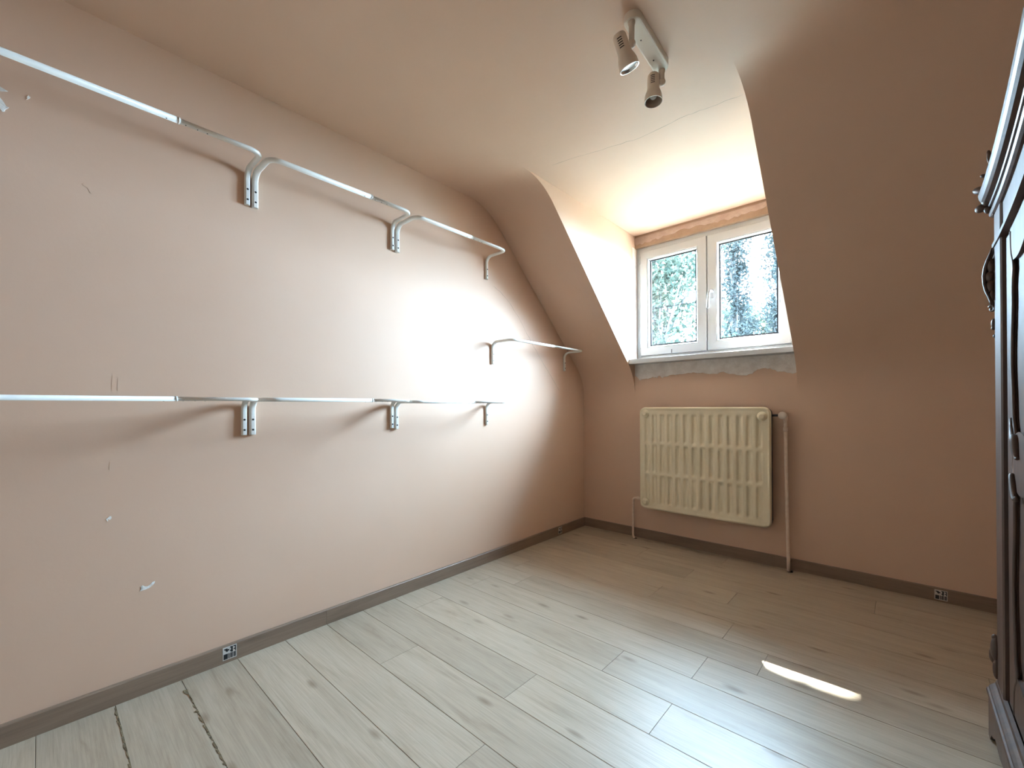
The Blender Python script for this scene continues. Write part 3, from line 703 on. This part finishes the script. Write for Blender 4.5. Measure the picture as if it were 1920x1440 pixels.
# doors
def panel_edge(z, zlo, zhi):
    """how far the wavy inner edge of the stile stands from the door edge"""
    t = (z-zlo)/(zhi-zlo)
    w_ = 0.070 + 0.010*math.sin(t*9.0+0.6)
    w_ += 0.030*math.exp(-((t-0.02)/0.05)**2) + 0.028*math.exp(-((t-0.98)/0.06)**2)
    return w_
def door(ya, yb, s):
    """s=+1: hinge at the far side (ya is the far edge)"""
    ZB, ZMID0, ZMID1 = 0.186, 0.845, 0.955
    hi = lambda y: 1.556+0.75*rise(y)
    d = strip('door', lambda y: ZB, hi, F+0.020, F+0.032, min(ya, yb), max(ya, yb))
    # stiles and rails stand 8 mm proud of the panels
    def stile(y0, sg, name):
        m = 60; vs = []; zz = [ZB+(1.545-ZB)*i/m for i in range(m+1)]
        def e(z):
            return panel_edge(z, 0.30, ZMID0-0.01) if z < 0.9 else panel_edge(z, ZMID1+0.01, 1.45)
        for x in (F+0.010, F+0.0205):
            vs += [(x, y0, z) for z in zz]; vs += [(x, y0-sg*e(z), z) for z in zz]
        k = m+1; fs = []
        for i in range(m): fs += [(i, i+1, k+i+1, k+i), (2*k+i, 2*k+i+1, 3*k+i+1, 3*k+i), (i, i+1, 2*k+i+1, 2*k+i), (k+i, k+i+1, 3*k+i+1, 3*k+i)]
        fs += [(0, k, 3*k, 2*k), (k-1, 2*k-1, 4*k-1, 3*k-1)]
        MB().add(vs, fs).build(name, WOOD, d, 0.002)
        pts = [Vector((F+0.0125, y0-sg*(e(z)+0.001), z)) for z in zz if not (0.86 < z < 0.94)]
        for part in ([p for p in pts if p.z < 0.9], [p for p in pts if p.z > 0.9]): MB().tube(part, 0.0045, 8).build('panel_bead', WOOD, d)
    stile(ya, s, 'stile'); stile(yb, -s, 'stile')
    a, b = min(ya, yb)+0.05, max(ya, yb)-0.05
    strip_ = lambda name, lo, h2: strip(name, lo, h2, F+0.011, F+0.021, a, b)
    for o in (strip_('rail', lambda y: ZB, lambda y: 0.29+0.02*math.sin((y-a)/(b-a)*math.pi*3)),
              strip_('rail', lambda y: ZMID0+0.03*math.sin((y-a)/(b-a)*math.pi*2), lambda y: ZMID1-0.03*math.sin((y-a)/(b-a)*math.pi*2)),
              strip_('rail', lambda y: 1.46+0.75*rise(y)+0.02*math.sin((y-a)/(b-a)*math.pi*2), lambda y: hi(y)-0.008)):
        o.parent = d
    # carved S-scrolls on the middle rail
    y1 = max(ya, yb)-0.075; y2 = min(ya, yb)+0.075
    for yo, g in ((y1, -1), (y2, 1)):
        cur = [Vector((F+0.007, yo+g*0.012*math.sin(t*5)+g*t*0.10, 1.02-0.10*t**0.6-0.012*math.sin(t*9))) for t in [i/20 for i in range(21)]]
        MB().tube(cur, 0.009, 10, [0.35+0.9*math.sin(math.pi*i/20) for i in range(21)]).build('carved_scroll', WOOD, d)
        cur = [Vector((F+0.007, yo+g*(0.008+t*0.05)-g*0.01*math.sin(t*6), 0.86-0.06*t+0.016*math.sin(t*7))) for t in [i/16 for i in range(17)]]
        MB().tube(cur, 0.007, 10, [0.35+0.9*math.sin(math.pi*i/16) for i in range(17)]).build('carved_scroll', WOOD, d)
    return d
door(1.900, YC+0.002, 1); door(YN+0.13, YC-0.002, -1)
MB().box((F+0.004, YC-0.012, 0.19), (F+0.016, YC+0.012, 1.63)).build('closing_bead', WOOD, wd, 0.003)
MB().lathe([(0, .006), (.004, .009), (.006, .012), (.010, .006)], (F+0.012, YC+0.06, 0.98), (-1, 0, 0), 14).build('keyhole_plate', simple('brass', (.5, .36, .14), .35, 1.0), wd)
# carving on the corners: acanthus bracket, cornice leaves, foot leaves
def carving(yc, s):
    d = Vector((-0.72, 0.69*s, 0)).normalized(); sdv = Vector((0.69, 0.72*s, 0)).normalized(); o = Vector((F+0.003, yc-s*0.003, 0))
    def P(out, z, side=0): return o+d*out+sdv*side+Vector((0, 0, z))
    mb = MB()
    # long S-shaped outer rib with a volute at the foot
    zz = [1.552, 1.535, 1.515, 1.495, 1.470, 1.445, 1.420, 1.400, 1.385, 1.372]; oo = [.002, .008, .018, .026, .030, .029, .023, .014, .008, .006]
    for side, k in ((-0.010, .8), (0.0, 1.0), (0.010, .8)):
        mb.tube([P(a*k, z, side) for a, z in zip(oo, zz)], 0.0040, 8, [.6, .9, 1.1, 1.2, 1.2, 1.1, 1, .9, .8, .7])
    vol = [P(.010+.009*(1-i/26)*math.cos(i*0.42+0.6), 1.362+.011*(1-i/26)*math.sin(i*0.42+0.6)) for i in range(24)]
    mb.tube(vol, 0.0045, 8, [1.1-.03*i for i in range(24)])
    R = Matrix((d, sdv, (0, 0, 1))).transposed()
    for a, z, r in ((.010, 1.50, (.010, .012, .022)), (.014, 1.465, (.012, .013, .018)), (.012, 1.435, (.011, .012, .020)), (.007, 1.405, (.008, .010, .018))):
        mb.ellipsoid(P(a, z), r, R, 12, 8)
    for a, z, rr in ((.020, 1.488, .35), (.020, 1.452, -.3), (.014, 1.420, -.5)):
        mb.ellipsoid(P(a, z, .006), (.012, .004, .006), R @ Matrix.Rotation(rr, 3, 'Y'), 10, 6)
    # small hanging leaves below
    mb.ellipsoid(P(.005, 1.315), (.007, .008, .016), R, 12, 8); mb.ellipsoid(P(.007, 1.300), (.005, .006, .007), R, 10, 6); mb.ellipsoid(P(.003, 1.274), (.004, .006, .007), R, 10, 6)
    mb.build('carved_bracket', WOOD, wd)
    mb = MB()     # leaves on the cornice corner
    mb.ellipsoid(P(.036, 1.752), (.026, .012, .013), R @ Matrix.Rotation(-.35, 3, 'Y'), 16, 10)
    mb.ellipsoid(P(.038, 1.694), (.016, .013, .013), R @ Matrix.Rotation(.3, 3, 'Y'), 16, 10)
    mb.ellipsoid(P(.018, 1.680), (.010, .012, .012), R, 12, 8); mb.ellipsoid(P(.022, 1.712), (.014, .012, .020), R, 12, 8)
    mb.ellipsoid(P(.030, 1.795), (.009, .010, .006), R @ Matrix.Rotation(-.5, 3, 'Y'), 10, 6)
    mb.ellipsoid(P(.014, 1.845), (.006, .008, .026), R @ Matrix.Rotation(.12, 3, 'Y'), 12, 8); mb.ellipsoid(P(.012, 1.800), (.010, .010, .030), R, 12, 8)
    mb.build('carved_cornice_leaf', WOOD, wd)
    mb = MB()     # foot leaf
    mb.ellipsoid(P(.006, .285), (.013, .014, .040), R, 14, 10); mb.ellipsoid(P(.014, .262), (.010, .010, .026), R, 12, 8); mb.ellipsoid(P(.010, .320), (.007, .008, .010), R, 10, 6)
    mb.ellipsoid(P(.004, .225), (.009, .012, .035), R, 12, 8)
    mb.build('carved_foot_leaf', WOOD, wd)
carving(YF, 1); carving(YN, -1)
at_origin(wd, ((F+XB)/2, YC, 0))

# ------------------------------------------------------------------ outside: ground, trees, cable
struct(MB().box((-60, D+1.5, -5.2), (60, 80, -5.0)).build('ground', GRASS))
def tree(name, base, height, crown, nleaf, size, lm, label, seed, trunk_r=0.22, fill=0.6, cl=90, crs=0.55, sun_blocker=None):
    """crown = [(cx,cy,cz,rx,ry,rz)] ellipsoids; leaves sit in clumps inside them"""
    rnd = random.Random(seed); root = empty(name, base); tag(root, label, 'tree', 'trees outside the window')
    bx, by, bz = base
    mb = MB(); pts = [Vector((bx+0.12*math.sin(i*0.9+seed), by+0.1*math.cos(i*1.3+seed), bz+height*i/10)) for i in range(11)]
    mb.tube(pts, trunk_r, 12, [1.0-0.085*i for i in range(11)]); 
    clumps = []
    tot = sum(c[3]*c[4]*c[5] for c in crown)
    for c in crown:
        for _ in range(max(6, int(cl*c[3]*c[4]*c[5]/tot))):
            while True:
                u = Vector((rnd.uniform(-1, 1), rnd.uniform(-1, 1), rnd.uniform(-1, 1)))
                if 0.15 < u.length < 1: break
            clumps.append(Vector((c[0]+u.x*c[3], c[1]+u.y*c[4], c[2]+u.z*c[5])))
    for k, c in enumerate(clumps):
        if k % 3 == 0:
            h = min(max((c.z-bz)*0.75, 1.5), height*0.9); i = h/height*10; i0 = int(i); p = pts[i0].lerp(pts[min(i0+1, 10)], i-i0)
            mid = p.lerp(c, 0.5)+Vector((0, 0, 0.15)); mb.tube([p, mid, c], 0.05, 6, [1, .6, .15])
    if sun_blocker: mb.tube([pts[8], pts[8].lerp(sun_blocker[0], 0.5)+Vector((0, 0, 0.3)), sun_blocker[0], sun_blocker[1]], 0.07, 8, [1, .7, .4, .2])
    t = mb.build('trunk', BARK, root)
    vs = []; fs = []
    for _ in range(nleaf):
        c = rnd.choice(clumps); r = crs
        while True:
            u = Vector((rnd.uniform(-1, 1), rnd.uniform(-1, 1), rnd.uniform(-1, 1)))
            if u.length < 1: break
        p = c+u*r; s = size*rnd.uniform(0.6, 1.3)
        if sun_blocker and _ < sun_blocker[2]: p = sun_blocker[3](rnd)
        d = Vector((rnd.gauss(0, 1), rnd.gauss(0, 1), rnd.gauss(-0.3, 0.8))).normalized(); e = d.orthogonal().normalized()
        e = (Matrix.Rotation(rnd.uniform(0, 6.28), 3, d) @ e); nn = d.cross(e); b = len(vs)
        vs += [p-d*s, p+e*s*0.55+nn*s*0.15, p+d*s, p-e*s*0.55+nn*s*0.15]; fs += [(b, b+1, b+2), (b, b+2, b+3)]
    me = bpy.data.meshes.new('foliage'); me.from_pydata([tuple(v_) for v_ in vs], [], fs); me.materials.append(lm)
    f = bpy.data.objects.new('foliage', me); COL.objects.link(f); f.parent = root
    f['kind'] = 'stuff'
    for ch in (t, f): ch.matrix_parent_inverse = Matrix.Translation(-Vector(base))
    return root
def sun_blocker_leaf(rnd):
    # unseen branch of leaves, added to block the sun but for a sliver
    d = SUNDIR/SUNDIR.y
    while True:
        x, z = rnd.uniform(0.30, 1.80), rnd.gauss(2.0, 0.30)
        if z > (1.44 if x < 1.02 or x > 1.43 else 1.675+0.12*(x-1.13)): break
    return Vector((x, 3.32, z))+d*(5.0+rnd.gauss(0, 0.25))
tree('leafy_tree', (-2.6, 10.6, -5.0), 13, [(-2.1, 10.2, 2.6, 1.5, 1.2, 2.0), (-2.3, 10.2, 4.6, 1.5, 1.2, 1.4), (-3.6, 10.6, 6.8, 2.2, 1.8, 1.8)], 30000, 0.060, LEAF1, 'broad-leaved tree filling the left window pane', 3, 0.2, cl=170, crs=0.5, sun_blocker=(Vector((-1.7, 8.7, 8.3)), Vector((-0.6, 8.2, 8.5)), 9000, sun_blocker_leaf))
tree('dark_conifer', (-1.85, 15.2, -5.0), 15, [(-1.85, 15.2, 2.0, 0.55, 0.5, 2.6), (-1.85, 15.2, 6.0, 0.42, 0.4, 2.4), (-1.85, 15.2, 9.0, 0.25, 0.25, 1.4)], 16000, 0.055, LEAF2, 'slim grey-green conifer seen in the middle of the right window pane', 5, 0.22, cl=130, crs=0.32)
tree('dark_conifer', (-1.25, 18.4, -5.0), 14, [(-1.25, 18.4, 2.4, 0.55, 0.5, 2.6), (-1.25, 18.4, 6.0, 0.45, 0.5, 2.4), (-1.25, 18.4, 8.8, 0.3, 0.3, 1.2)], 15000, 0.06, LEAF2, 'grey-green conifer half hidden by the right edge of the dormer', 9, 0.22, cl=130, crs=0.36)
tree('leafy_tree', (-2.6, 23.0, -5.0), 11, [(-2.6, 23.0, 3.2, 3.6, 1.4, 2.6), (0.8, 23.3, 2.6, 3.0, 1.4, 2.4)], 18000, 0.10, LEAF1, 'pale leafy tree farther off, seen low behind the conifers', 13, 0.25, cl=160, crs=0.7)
cb = MB().tube([Vector((-14+28*i/24, 7.0+0.3*i/24, 2.98-0.25*math.sin(math.pi*i/24))) for i in range(25)], 0.006, 8).build('overhead_cable', CABLEM)
tag(cb, 'thin dark overhead cable crossing outside the window', 'cable')
